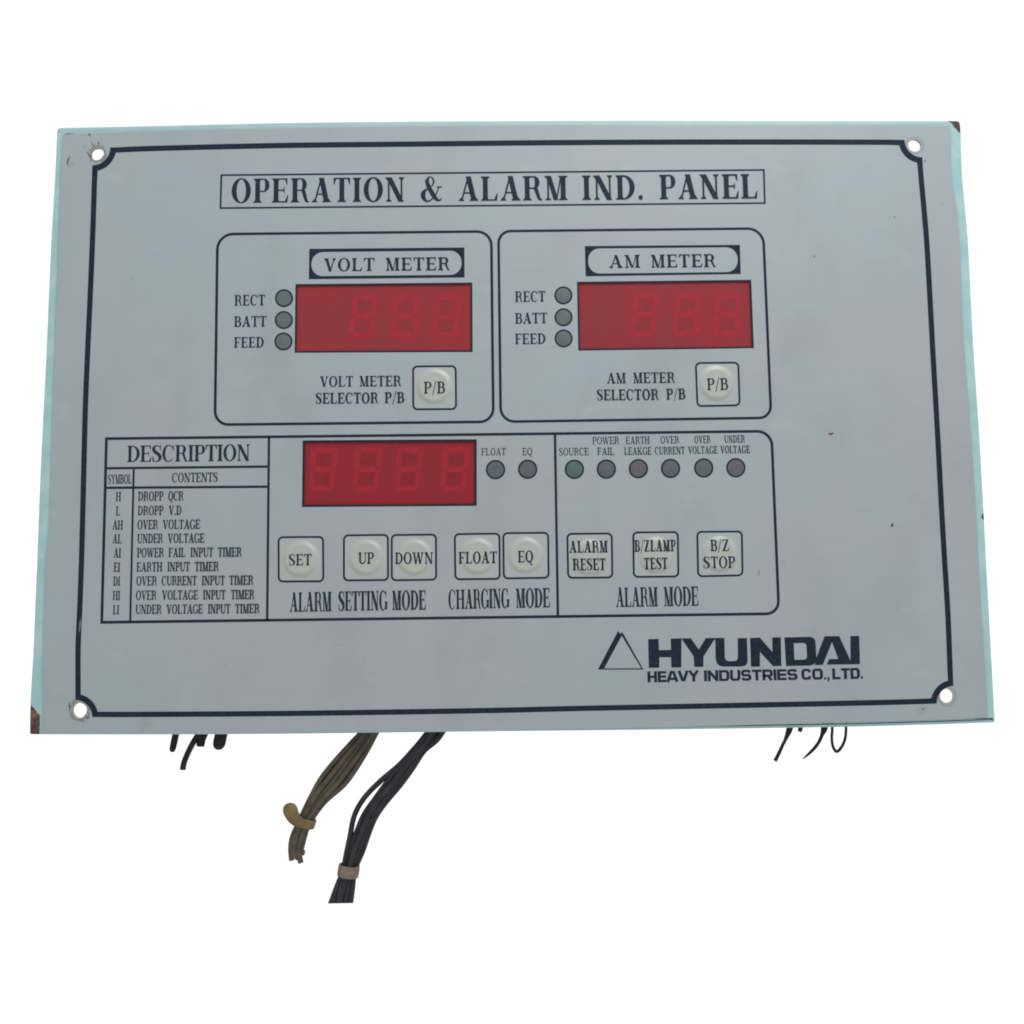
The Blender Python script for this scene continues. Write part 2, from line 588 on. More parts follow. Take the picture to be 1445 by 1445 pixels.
        w = .94; rect(.06, 1 - t, w - .04, 1); rect(.02, 0, w - .06, t); diag(.03, .02, w - .06 - s * 1.1, .98, s * 1.1)
        poly((.05, 1), (.16, 1 - t), (.08, .70), (.05, .70)); poly((w - .06, 0), (w - .18, t), (w - .05, .32), (w - .01, .32))
    elif ch == 'S':
        w = .80; h = s * 1.12
        stroke([(.70, .80, .05), (.60, .93, .08), (.40, .98, .12), (.19, .90, h * .8), (.14, .74, h), (.28, .59, h * 1.15), (.50, .47, h * 1.2),
                (.66, .32, h), (.62, .12, h * .8), (.40, .02, .12), (.20, .06, .08), (.09, .22, .05)])
        poly((.66, 1.01), (.71, 1.01), (.73, .68), (.69, .68), (.62, .86)); poly((.06, -.01), (.10, -.01), (.17, .14), (.09, .34), (.05, .34))
    elif ch == '&':
        w = 1.16; h = s * .95
        stroke([(.62, .62, .06), (.70, .80, .10), (.62, .97, .08), (.46, .99, .10), (.34, .84, h * .8), (.42, .62, h * .95), (.58, .38, h * 1.05),
                (.78, .14, h), (.98, .03, .14), (1.14, .12, .05)])
        stroke([(.60, .64, .06), (.40, .54, .07), (.16, .38, h * .9), (.13, .18, h), (.30, .01, .14), (.56, .06, .09), (.80, .26, .07),
                (.95, .50, .06), (1.0, .58, .06)])
        rect(.86, .56, 1.16, .56 + t * .8)
    elif ch == '/':
        w = .46; diag(-.02, -.12, .38, 1.06, .09)
    elif ch in '.,':
        w = .36
        r = .10
        P.append([(.17 + r * 1.15 * math.cos(2 * math.pi * k / 14), .08 + r * math.sin(2 * math.pi * k / 14)) for k in range(14)])
        if ch == ',':
            stroke([(.24, .08, .12), (.25, -.04, .10), (.14, -.18, .03)])
    else:
        w = .5
    return w, P


def word(ink, txt, x0, y0, x1, y1, hpx, weight=0.17, gfun=None, gap=0.05, D=0.0):
    """set txt with its baseline from photo point x0, y0 to x1, y1, capitals hpx tall"""
    a, b = at(x0, y0, D), at(x1, y1, D)
    hm = (at((x0 + x1) / 2, (y0 + y1) / 2 - hpx) - at((x0 + x1) / 2, (y0 + y1) / 2)).length
    W = b.x - a.x
    global T, THIN
    T, THIN = (0.058, 0.36) if hpx > 20 else (0.088, 0.46)
    g = gfun or glyph
    s = 0.2
    for _ in range(3):
        gl = [g(c, s) for c in txt]
        nat = sum(w for w, _ in gl) + gap * (len(gl) - 1)
        kx = W / nat
        s = min(0.34, max(0.12, weight * hm / kx))
    x = 0.0
    slope = (b.z - a.z) / W
    for w, polys in gl:
        def mp(p):
            X = (x + p[0]) * kx
            return (a.x + X, a.z + slope * X + p[1] * hm)
        for p in polys:
            if isinstance(p, tuple) and p[0] == 'strip':
                ink.strip([mp(q) for q in p[1]], [mp(q) for q in p[2]])
            else:
                ink.poly([mp(q) for q in p])
        x += w + gap


# squarish sans for the maker's second line
def sans(ch, s):
    P = []
    V, H = s, 0.215

    def ln(*pts):
        o, i = [], []
        pts = list(pts)
        n = len(pts)
        closed = pts[0] == pts[-1]
        if closed: n -= 1
        for k in range(n):
            a = pts[(k - 1) % n] if (closed or k) else None
            b = pts[(k + 1) % n] if (closed or k < n - 1) else None
            d1 = Vector((pts[k][0] - a[0], pts[k][1] - a[1])).normalized() if a else None
            d2 = Vector((b[0] - pts[k][0], b[1] - pts[k][1])).normalized() if b else None
            d1 = d1 or d2; d2 = d2 or d1
            q = (d1 + d2).normalized()
            nn = Vector((-q.y, q.x))
            c = max(.5, nn.dot(Vector((-d1.y, d1.x))))
            o.append((pts[k][0] + nn.x * V / 2 / c, pts[k][1] + nn.y * H / 2 / c))
            i.append((pts[k][0] - nn.x * V / 2 / c, pts[k][1] - nn.y * H / 2 / c))
        if closed:
            o.append(o[0]); i.append(i[0])
        P.append(('strip', o, i))
    h, v = H / 2, V / 2
    L, B, Tp = v, h, 1 - h
    if ch == 'H': w = 1.0; ln((L, 0), (L, 1)); ln((w - v, 0), (w - v, 1)); ln((L, .5), (w - v, .5))
    elif ch == 'E': w = .92; ln((w, Tp), (L, Tp), (L, B), (w, B)); ln((L, .5), (w - .04, .5))
    elif ch == 'A': w = 1.1; ln((.06, 0), (.42, Tp), (.68, Tp), (w - .06, 0)); ln((.26, .28), (.84, .28))
    elif ch == 'V': w = 1.04; ln((.08, 1), (w / 2 - .04, .05)); ln((w - .08, 1), (w / 2 + .04, .05))
    elif ch == 'Y': w = 1.02; ln((.08, 1), (w / 2, .46), (w / 2, 0)); ln((w - .08, 1), (w / 2, .46))
    elif ch == 'I': w = V; ln((v, 0), (v, 1))
    elif ch == 'N': w = 1.02; ln((L, 0), (L, 1)); ln((w - v, 0), (w - v, 1)); ln((L, .92), (w - v, .08))
    elif ch == 'D': w = 1.0; ln((L, B), (L, Tp), (w - v - .12, Tp), (w - v, Tp - .14), (w - v, B + .14), (w - v - .12, B), (L, B))
    elif ch == 'U': w = 1.0; ln((L, 1), (L, B + .14), (L + .12, B), (w - v - .12, B), (w - v, B + .14), (w - v, 1))
    elif ch == 'S': w = .98; ln((w - v, Tp - .16), (w - v - .1, Tp), (L + .1, Tp), (L, Tp - .1), (L, .6), (L + .1, .5), (w - v - .1, .5), (w - v, .4), (w - v, B + .1), (w - v - .1, B), (L + .1, B), (L, B + .16))
    elif ch == 'T': w = .94; ln((0, Tp), (w, Tp)); ln((w / 2, 0), (w / 2, 1 - H))
    elif ch == 'R': w = 1.0; ln((L, 0), (L, Tp), (w - v - .1, Tp), (w - v, Tp - .1), (w - v, .52), (w - v - .1, .42), (L, .42)); ln((.56, .42), (w - v, 0))
    elif ch == 'C': w = .98; ln((w - v, Tp - .2), (w - v - .12, Tp), (L + .12, Tp), (L, Tp - .14), (L, B + .14), (L + .12, B), (w - v - .12, B), (w - v, B + .2))
    elif ch == 'O': w = 1.04; ln((L, B + .14), (L, Tp - .14), (L + .12, Tp), (w - v - .12, Tp), (w - v, Tp - .14), (w - v, B + .14), (w - v - .12, B), (L + .12, B), (L, B + .14))
    elif ch == 'L': w = .86; ln((L, 1), (L, B), (w, B))
    elif ch == '.': w = .26; P.append([(.03, 0), (.24, 0), (.24, .2), (.03, .2)])
    elif ch == ',': w = .26; P.append([(.05, .0), (.03, .2), (.24, .2), (.24, 0), (.12, -.2), (.04, -.2)])
    else: w = .4
    return w, P


# ------------------------------------------------------------------ the panel: tray and face plate
panel = bpy.data.objects.new('control_panel', None)
COL.objects.link(panel)
panel.empty_display_size = 0.02
tag(panel, 'rectangular silver grey operation and alarm control panel with three red displays on a teal tray', 'control panel')


def outline(sides, n=5):
    out = []
    for s in sides:
        out += crom(s, n)[:-1]
    return out


tray_px = outline([
    [(89, 181.6), (150, 180.5), (220, 179), (400, 174.8), (580, 172.8), (740, 172), (900, 171.5), (1080, 172), (1220, 172), (1347, 172)],
    [(1347, 172), (1351, 173), (1353, 176), (1354, 182)],
    [(1354, 182), (1356.5, 250), (1361, 299), (1365, 349), (1370, 449), (1373.5, 510), (1380, 605), (1386, 710), (1390, 789), (1394.3, 868), (1402, 1012)],
    [(1402, 1012), (1402.5, 1016), (1401.5, 1018.5), (1398, 1019.3)],
    [(1398, 1019.3), (1320, 1022), (1200, 1025.3), (1060, 1027.6), (880, 1030), (700, 1031.8), (540, 1033.6), (380, 1035.5), (190, 1036.3), (48, 1036)],
    [(48, 1036), (45, 1035.6), (43.8, 1034), (43.7, 1030)],
    [(43.7, 1030), (44.5, 989), (48.6, 915), (51.5, 845), (53.5, 799), (56.3, 724), (59.3, 650), (63, 575), (66.5, 505), (71, 399), (74.6, 324), (79, 250), (81.5, 196)],
    [(81.5, 196), (82, 187), (84, 183), (89, 181.6)],
])
plate_px = outline([
    [(88.5, 189), (120, 188.6), (150, 187.8), (220, 185), (400, 181), (580, 178.2), (760, 176.8), (900, 176.8), (1080, 177.2), (1240, 176.6), (1341, 177.6)],
    [(1341, 177.6), (1343.5, 250), (1347.5, 275), (1351, 299), (1355, 349), (1358.6, 449), (1362.5, 510), (1370, 605), (1376.8, 710), (1381, 789), (1385.5, 868), (1388, 905), (1394.8, 1012.4)],
    [(1394.8, 1012.4), (1320, 1015.3), (1200, 1019), (1100, 1022), (880, 1027.5), (700, 1030.4), (540, 1032.5), (360, 1034.4), (190, 1034.8), (58.5, 1034.4)],
    [(58.5, 1034.4), (61, 989), (60.4, 915), (63, 845), (64.9, 790), (67.8, 760), (69.9, 724), (71.9, 650), (74.3, 575), (77, 505), (80.5, 399), (83, 324), (84.8, 270), (88.5, 189)],
])


def hole_loop(k, d, grow=0.0, n=26):
    x, y, r = HOLES[k]
    rag = {'tl': [(0.5, .06), (2.3, .10), (4.2, .07)], 'bl': [(4.7, .10), (1.0, -.03)], 'tr': [], 'br': [(1.6, .05)]}[k]
    c = at(x, y, d)
    out = []
    for i in range(n):
        a = 2 * math.pi * i / n
        q = 1.0
        for (c0, amt) in rag:
            q += amt * max(0, math.cos(a - c0)) ** 6
        if k == 'tl':
            q -= .10 * max(0, math.cos(a + 0.75)) ** 4
        out.append(Vector((c.x + (r * q + grow) * PX * math.cos(a), d, c.z + (r * q + grow) * PX * math.sin(a))))
    return out


def inset(loop, w):
    """offset a loop (x, z) inwards; loops run clockwise as seen from the front"""
    n = len(loop)
    out = []
    for i in range(n):
        a, b, c = loop[(i - 1) % n], loop[i], loop[(i + 1) % n]
        d1 = Vector((b.x - a.x, b.z - a.z)).normalized()
        d2 = Vector((c.x - b.x, c.z - b.z)).normalized()
        t = (d1 + d2).normalized()
        nn = Vector((t.y, -t.x))
        k = max(.5, nn.dot(Vector((d1.y, -d1.x))))
        out.append(Vector((b.x + nn.x * w / k, b.y, b.z + nn.y * w / k)))
    return out


def sheet(loops, yf, yb, rings=None):
    """solid sheet: outer loop and holes, front at yf, back at yb; rings = outer edge profile"""
    verts, faces = [], []

    def put(loop, y):
        i = len(verts)
        verts.extend([(p.x, y, p.z) for p in loop])
        return list(range(i, i + len(loop)))

    def cap(loops_, y, flip):
        idx = []
        for lp in loops_:
            idx += put(lp, y)
        tris = tessellate_polygon([[Vector((p.x, p.z, 0)) for p in lp] for lp in loops_])
        for t in tris:
            a = [verts[idx[q]] for q in t]
            cr = (a[1][0] - a[0][0]) * (a[2][2] - a[0][2]) - (a[1][2] - a[0][2]) * (a[2][0] - a[0][0])
            f = [idx[q] for q in t]
            if (cr > 0) == flip:
                f.reverse()
            faces.append(f)
        return idx

    outer = loops[0]
    fi = cap(loops, yf, False)
    bl = [inset(outer, 0.0) if not rings else rings[-1][0]] + loops[1:]
    bi = cap(bl, yb, True)
    n = len(outer)
    prev = fi[:n]
    for (lp, y) in (rings or []):
        cur = put(lp, y)
        for k in range(n):
            faces.append([prev[k], prev[(k + 1) % n], cur[(k + 1) % n], cur[k]])
        prev = cur
    if not rings:
        for k in range(n):
            faces.append([prev[k], prev[(k + 1) % n], bi[(k + 1) % n], bi[k]])
    o = n
    for lp in loops[1:]:
        m = len(lp)
        for k in range(m):
            a, b = o + k, o + (k + 1) % m
            faces.append([fi[b], fi[a], bi[a], bi[b]])
        o += m
    bm = bmesh.new()
    vv = [bm.verts.new(v) for v in verts]
    for f in faces:
        try:
            bm.faces.new([vv[i] for i in f])
        except ValueError:
            pass
    bmesh.ops.remove_doubles(bm, verts=bm.verts[:], dist=1e-7)
    bmesh.ops.recalc_face_normals(bm, faces=bm.faces[:])
    me = bpy.data.meshes.new('sheet')
    bm.to_mesh(me)
    bm.free()
    return me


EDGE = 2.4 * MM
tl_ = [at(x, y, EDGE) for x, y in tray_px]
F = 0.85 * MM
front = inset(tl_, 1.1 * MM)
inner = inset(tl_, 1.2 * MM)
rings = [(inset(tl_, .55 * MM), F + .12 * MM), (inset(tl_, .2 * MM), F + .5 * MM), (inset(tl_, 0.03 * MM), F + 1.0 * MM), (tl_, EDGE),
         (tl_, 13 * MM), (inner, 13 * MM), (inner, 2.2 * MM)]
holes_t = [hole_loop(k, F, 0.9) for k in HOLES]
tray = link('tray', sheet([front] + holes_t, F, 2.2 * MM, rings), M_TRAY, panel, True, 35)
tray['label'] = 'pale teal painted metal tray, rusty at its top right and bottom left corners'

WINS = {'volt': ((418.2, 402.1), (665.3, 399.9), (665.8, 495.6), (417.0, 496.6)),
        'am': ((815.4, 398.8), (1058.9, 396.0), (1062.6, 490.2), (817.2, 493.6)),
        'set': ((428.7, 622.9), (671.2, 621.4), (671.2, 712.3), (427.7, 714.0))}
pl_ = [at(x, y) for x, y in plate_px]
holes_p = [hole_loop(k, 0.0) for k in HOLES]
win_l = [[at(x, y) for x, y in WINS[k]] for k in WINS]
plate = link('face_plate', sheet([pl_] + holes_p + win_l, 0.0, 0.8 * MM), M_FACE, panel)


# ------------------------------------------------------------------ printed border, frames and lines
def side(px, inw, which):
    return px


BT = crom([(131, 208.6), (156, 208.3), (220, 205.6), (400, 201.5), (580, 199.6), (740, 197.9), (900, 196.9), (1080, 196.6), (1276, 197), (1301, 197.4)], 5)
BR = crom([(1301, 197.4), (1302.3, 235), (1308, 299), (1312, 349), (1317.6, 449), (1320.6, 505), (1326.4, 605), (1332, 710), (1336.6, 789), (1341.4, 868), (1345.3, 966.8), (1346.3, 992.3)], 5)
BB = crom([(1346.3, 992.3), (1321.6, 992.9), (1240, 995.2), (1040, 999.2), (820, 1003.4), (700, 1006.2), (540, 1008.8), (380, 1010.8), (190, 1011.9), (130, 1011.8), (105.8, 1012)], 5)
BL = crom([(105.8, 1012), (106.4, 985), (106.4, 915), (108.7, 860), (111, 799), (113, 724), (114.8, 650), (116.7, 575), (119.5, 505), (124.3, 399), (127.3, 324), (130, 240), (131, 208.6)], 5)
corners = [(131, 208.6), (1301, 197.4), (1346.3, 992.3), (105.8, 1012)]


def clip_side(pts, c0, c1, r):
    pts = [p for p in pts if math.hypot(p[0] - c0[0], p[1] - c0[1]) > r and math.hypot(p[0] - c1[0], p[1] - c1[1]) > r]
    return pts


def shift(pts, dx, dy):
    return [(x + dx, y + dy) for x, y in pts]


def border_loop(w, r):
    """border path w px inside the outer edge, with concave corners of radius r about the outer corners"""
    sides = [shift(BT, 0, w), shift(BR, -w, 0), shift(BB, 0, -w), shift(BL, w, 0)]
    rr = math.sqrt(max(0, r * r - w * w))
    out = []
    ang = [(0, 90), (90, 180), (180, 270), (270, 360)]
    for i, s in enumerate(sides):
        c0, c1 = corners[i], corners[(i + 1) % 4]
        body = clip_side(s, c0, c1, r + 1)
        # exact starting and ending points on the arcs
        if i == 0: st, en = (c0[0] + rr, c0[1] + w - .4), (c1[0] - rr, c1[1] + w)
        if i == 1: st, en = (c0[0] - w + .6, c0[1] + rr), (c1[0] - w - .8, c1[1] - rr)
        if i == 2: st, en = (c0[0] - rr, c0[1] - w + .4), (c1[0] + rr, c1[1] - w)
        if i == 3: st, en = (c0[0] + w + .4, c0[1] - rr), (c1[0] + w - .6, c1[1] + rr)
        out += [st] + body + [en]
        # arc about c1 from en to next start
        a0 = math.atan2(en[1] - c1[1], en[0] - c1[0])
        nxt = [(-w, rr), (-rr, -w), (w, -rr), (rr, w)][i]
        a1 = math.atan2(nxt[1], nxt[0])
        d = a1 - a0
        while d > math.pi: d -= 2 * math.pi
        while d < -math.pi: d += 2 * math.pi
        for k in range(1, 12):
            a = a0 + d * k / 12
            out.append((c1[0] + r * math.cos(a), c1[1] + r * math.sin(a)))
    return out


def to2(p):
    q = at(*p)
    return Vector((q.x, q.z, 0))


bo_, bi_ = [to2(p) for p in border_loop(0, 24.5)], [to2(p) for p in border_loop(7.6, 33.0)]
allp = bo_ + bi_
tris = tessellate_polygon([bo_, bi_])
me = mesh_from('border_line', [(p.x, -0.03 * MM, p.y) for p in allp], [list(t) for t in tris])
bm = bmesh.new(); bm.from_mesh(me); bm.normal_update()
for f in bm.faces:
    if f.normal.y > 0: f.normal_flip()
bm.to_mesh(me); bm.free()
link('border_line', me, M_INK, plate)


def round_path(q, radii, n=7):
    """q: TL, TR, BR, BL in px; radii per corner"""
    out = []
    for i in range(4):
        p, c, r = Vector(q[(i - 1) % 4]), Vector(q[i]), radii[i]
        nx = Vector(q[(i + 1) % 4])
        if r <= 0:
            out.append(tuple(c)); continue
        a, b = c + (p - c).normalized() * r, c + (nx - c).normalized() * r
        cen = a + b - c
        for k in range(n + 1):
            th = math.pi / 2 * k / n
            v = cen + (a - cen) * math.cos(th) + (b - cen) * math.sin(th)
            out.append(tuple(v))
    return out


def frame(name, q, radii, w, mat=M_INK, parent=None, **kw):
    ink = Ink()
    ink.line(round_path(q, radii), w, True)
    return ink.build(name, mat, parent or plate, **kw)


frame('title_frame', ((312.4, 247.2), (1077.8, 239.9), (1079.2, 286.6), (311.2, 293.7)), (0, 0, 0, 0), 2.6)
frame('section_frame', ((307.0, 330.4), (693.2, 326.6), (696.2, 595.2), (303.3, 599.3)), (22, 20, 19, 19), 3.9)
frame('section_frame', ((703.4, 326.3), (1076.8, 322.4), (1088.2, 589.6), (706.6, 595.2)), (17, 22, 17, 20), 3.8)
ink = Ink()
big = round_path(((150.2, 619.0), (1088.6, 608.5), (1099.2, 866.0), (143.6, 878.2)), (0, 20, 18, 0))
# the upper edge sags a little, as the print does
ink.line([(x, y) for x, y in big], 3.9, True)
ink.line([(783.1, 611.5), (787.3, 870.4)], 3.5)
ink.build('section_frame', M_INK, plate)
ink = Ink()
ink.line([(379.6, 616.6), (377.0, 875.4)], 3.4)
ink.line([(151, 660.8), (378.6, 658.4)], 3.4)
ink.line([(149.7, 688.4), (377.8, 686.8)], 3.4)
ink.line([(188.8, 661), (183.8, 877.6)], 2.8)
table = ink.build('description_table', M_INK, panel)


def plate_sign(outer, inn, r):
    """black name plate with a clear pill shaped field"""
    o = [to2(p) for p in outer]
    i = [to2(p) for p in round_path(inn, (r,) * 4, 10)]
    tris = tessellate_polygon([o, i])
    me = mesh_from('name_plate', [(p.x, -0.03 * MM, p.y) for p in o + i], [list(t) for t in tris])
    bm = bmesh.new(); bm.from_mesh(me); bm.normal_update()
    for f in bm.faces:
        if f.normal.y > 0: f.normal_flip()
    bm.to_mesh(me); bm.free()
    return link('name_plate', me, M_INK, plate)


plate_sign(((436.6, 351.2), (655.3, 349.2), (655.5, 391.6), (435.7, 394.0)), ((439.8, 355.8), (651.2, 353.6), (651.4, 387.8), (439.2, 389.8)), 16)
plate_sign(((825.2, 347.3), (1044, 345.5), (1045.3, 386.7), (826.5, 390.0)), ((829.6, 350.8), (1040.4, 348.8), (1041.4, 383.8), (830.4, 386.2)), 16)

# ------------------------------------------------------------------ lettering on the face


def legend(words, weight=0.17, mat=M_INK2, parent=None, name='lettering', warp=None, gfun=None, base=-0.03, gap=0.11, D=0.0):
    ink = Ink(base)
    for wd_ in words:
        word(ink, *wd_, weight=weight, gfun=gfun, gap=gap, D=D)
    return ink.build(name, mat, parent or plate, warp=warp)


def tb(x): return 286.6 + (280.0 - 286.6) * (x - 327) / 742


legend([(s, a, tb(a), b, tb(b), 34.3) for s, a, b in (('OPERATION', 326.6, 571.5), ('&', 594, 624), ('ALARM', 647, 801), ('IND.', 822, 909), ('PANEL', 931, 1069))],
       0.19, M_INK2, name='title_lettering', gap=0.14)
legend([('VOLT', 457.3, 383.2, 528.5, 382.4, 18.5), ('METER', 544.3, 382.3, 635, 381.4, 18.5)], 0.20, gap=0.15)
legend([('AM', 859.6, 378.6, 903.4, 378, 18.5), ('METER', 918.8, 377.9, 1010.4, 377, 18.5)], 0.20, gap=0.15)
for wds in ([('RECT', 330.8, 431.6, 374, 431, 15.2)], [('BATT', 330.3, 461.6, 376.2, 461, 15.2)], [('FEED', 330.2, 491, 372.2, 490.6, 15.2)],
            [('RECT', 726.9, 426.4, 769.6, 425.8, 15.2)], [('BATT', 727, 457, 772.6, 456.4, 15.2)], [('FEED', 727, 486, 769.8, 485.5, 15.2)],
            [('VOLT', 451.7, 546.2, 498.4, 545.8, 15.2), ('METER', 507.4, 545.7, 566.2, 545.2, 15.2),
             ('SELECTOR', 445.5, 569.9, 533.8, 569.2, 15.4), ('P/B', 543, 569, 570.6, 568.6, 15.4)],
            [('AM', 856.5, 541.6, 883.3, 541.2, 15.2), ('METER', 893.8, 541, 952.6, 540.3, 15.2),
             ('SELECTOR', 842.5, 565.2, 929.6, 564.4, 15.4), ('P/B', 940.5, 564, 967.2, 563.5, 15.4)]):
    legend(wds, 0.175)
# heading and rows of the description table
legend([('DESCRIPTION', 179.3, 652.2, 352.9, 650.2, 23.2)], 0.175, parent=table, gap=0.05)
legend([('SYMBOL', 152.2, 682.8, 185.6, 682.4, 13)], 0.10, parent=table, gap=0.05)
legend([('CONTENTS', 242.6, 680.8, 307.2, 680, 13.4)], 0.14, parent=table, gap=0.05)
rows = [
    [('H', 163.4, 170.6)], [('DROPP', 194.8, 230.6), ('QCR', 237.4, 258.8)], 706.9,
    [('L', 163.4, 169.4)], [('DROPP', 194.4, 230.6), ('V.D', 238.2, 256.0)], 727.1,
    [('AH', 158.8, 173.4)], [('OVER', 193.8, 222.9), ('VOLTAGE', 229.6, 282.5)], 747.0,
    [('AL', 158.8, 171.8)], [('UNDER', 193.6, 229.8), ('VOLTAGE', 236.8, 288.4)], 766.6,
    [('AI', 160.2, 170.6)], [('POWER', 193.2, 231.1), ('FAIL', 237.8, 261.6), ('INPUT', 268.8, 301), ('TIMER', 307.5, 341.1)], 786.6,
    [('EI', 160.4, 169.4)], [('EARTH', 192.6, 228.9), ('INPUT', 236.2, 268), ('TIMER', 274.8, 308.7)], 806.7,
    [('DI', 159.6, 169.4)], [('OVER', 192.2, 221.5), ('CURRENT', 228, 277.7), ('INPUT', 284.8, 317.4), ('TIMER', 323.6, 357.7)], 826.4,
    [('HI', 159, 169.4)], [('OVER', 191.6, 220.9), ('VOLTAGE', 228.6, 279.6), ('INPUT', 286.5, 318.4), ('TIMER', 325.9, 359.1)], 846.7,
    [('LI', 159.2, 168)], [('UNDER', 191.2, 227.9), ('VOLTAGE', 234.8, 286.4), ('INPUT', 293.5, 325.1), ('TIMER', 331.8, 366.5)], 866.6]
for k in range(0, len(rows), 3):
    y = rows[k + 2]
    wl = [(s, a, y + .4, b, y + .4, 13.2) for s, a, b in rows[k]]
    wl += [(s, a, y - (a - 192) * .008, b, y - (b - 192) * .008, 13.2) for s, a, b in rows[k + 1]]
    legend(wl, 0.135, parent=table, gap=0.05)
# small legends over the lamps
for wds in ([('FLOAT', 679.3, 642.7, 713.9, 642.3, 10.2)], [('EQ', 737.3, 642.6, 751.1, 642.4, 10.4)],
            [('SOURCE', 789, 642.8, 830.8, 642.4, 10.6)],
            [('POWER', 836.2, 627, 873.7, 626.6, 10.6), ('FAIL', 843.1, 642.2, 866.8, 642, 10.6)],
            [('EARTH', 883.2, 626.7, 916.6, 626.3, 10.6), ('LEAKGE', 880.9, 641.9, 919.4, 641.5, 10.6)],
            [('OVER', 932.2, 626.1, 958.7, 625.8, 10.6), ('CURRENT', 924.2, 641.4, 966.5, 640.9, 10.6)],
            [('OVER', 980, 625.6, 1003, 625.3, 10.6), ('VOLTAGE', 971.2, 640.6, 1012.7, 640.1, 10.6)],
            [('UNDER', 1022.2, 625, 1051.4, 624.6, 10.6), ('VOLTAGE', 1016.9, 639.8, 1058.4, 639.2, 10.6)]):
    legend(wds, 0.125, gap=0.10)
for wds in ([('ALARM', 408.8, 863.6, 468, 862.6, 27.5), ('SETTING', 477.6, 862.2, 546.4, 861, 27.5), ('MODE', 553.4, 860.9, 601, 860.2, 27.3)],
            [('CHARGING', 632.8, 859.9, 718.4, 857.8, 27.5), ('MODE', 728.2, 857.8, 776.2, 857, 27.3)],
            [('ALARM', 869.4, 856.8, 928.5, 855.8, 27.5), ('MODE', 937.2, 855.6, 985.8, 854.8, 27.3)]):
    legend(wds, 0.112, gap=0.05)

# ------------------------------------------------------------------ maker's mark


def zoomed(pts, ox, oy, s): return [(ox + x / s, oy + y / s) for x, y in pts]


ink = Ink()
for p in ([(62, 468), (268, 76), (308, 120), (124, 462)], [(297, 108), (303, 85), (322, 102), (527, 468), (505, 456)], [(64, 468), (76, 456), (506, 456), (527, 468)]):
    ink.poly([tuple(to2(q))[:2] for q in zoomed(p, 835, 880, 7.225)])
ink.build('maker_emblem', M_INK, plate)
ink = Ink()
Z1 = [
    [(575, 158), (682, 156), (686, 270), (808, 267), (805, 153), (915, 150), (913, 447), (812, 447), (808, 343), (689, 343), (689, 450), (582, 451)],
    [(914, 151), (1010, 149), (1092, 264), (1162, 148), (1262, 146), (1140, 335), (1138, 441), (1045, 441), (1040, 335)],
    [(1238, 147), (1352, 145), (1357, 335), (1362, 362), (1378, 378), (1400, 382), (1459, 381), (1480, 374), (1490, 350), (1488, 148), (1582, 147),
     (1590, 385), (1580, 414), (1558, 432), (1520, 438), (1340, 438), (1304, 430), (1276, 405), (1263, 362), (1260, 168)]]
Z2 = [
    [(205, 147), (305, 142), (434, 290), (430, 141), (518, 138), (525, 433), (440, 435), (305, 288), (307, 438), (215, 440)],
    [(965, 128), (1115, 128), (1228, 375), (1234, 415), (985, 418), (1012, 362), (1105, 360), (1040, 188), (948, 420), (866, 424), (880, 352)],
    [(1228, 127), (1318, 125), (1326, 413), (1230, 416)]]
for p in Z1:
    ink.poly([tuple(to2(q))[:2] for q in zoomed(p, 835, 880, 7.225)])
for p in Z2:
    ink.poly([tuple(to2(q))[:2] for q in zoomed(p, 1030, 880, 7.225)])
do = [(555, 140), (700, 137), (820, 134), (852, 145), (870, 172), (876, 240), (882, 352), (876, 392), (856, 416), (820, 428), (700, 430), (572, 433)]
di = [(651, 200), (700, 198), (750, 197), (772, 206), (780, 228), (783, 270), (786, 335), (783, 352), (772, 363), (752, 367), (700, 368), (658, 369)]
cv = lambda L: [tuple(to2(q))[:2] for q in zoomed(L, 1030, 880, 7.225)]
ink.strip(cv(do), cv(di), True)
ink.build('maker_lettering', M_INK, plate)
legend([('HEAVY', 913.9, 963, 986, 961.6, 15.6), ('INDUSTRIES', 993.8, 961.4, 1125.6, 959.4, 15.4), ('CO.,', 1131.2, 959.2, 1171, 958.7, 15.3), ('LTD.', 1174.8, 958.7, 1218, 957.6, 15.3)],
       0.27, M_INK, gfun=sans, gap=0.07)

# ------------------------------------------------------------------ displays
DIG = {'volt': [((498.6, 415.3), (533.2, 415.3), (528.3, 477.6), (489.8, 477.6)), ((555, 414.8), (592.5, 414.8), (589, 477.6), (549.8, 477.6)), ((615.8, 415), (652, 415), (646.8, 477), (607.5, 477))],
       'am': [((894.6, 413), (931.6, 413), (924.6, 476.2), (887.2, 476.2)), ((954.2, 413), (989.4, 412.6), (985.6, 475.6), (948, 475.6)), ((1011.6, 412), (1046.6, 412), (1045.4, 474.6), (1005.2, 475))],
       'set': [((438.6, 631), (478.4, 631), (471, 693.6), (435.8, 693.6)), ((502, 630.6), (541.9, 630.6), (532.2, 693.6), (497, 693.6)), ((560.6, 630.8), (599.2, 630.8), (590.6, 693.4), (556.8, 693.4)), ((626.6, 630.8), (664.2, 630.8), (656.6, 693.4), (620.4, 693.4))]}
PANE = 0.45 * MM


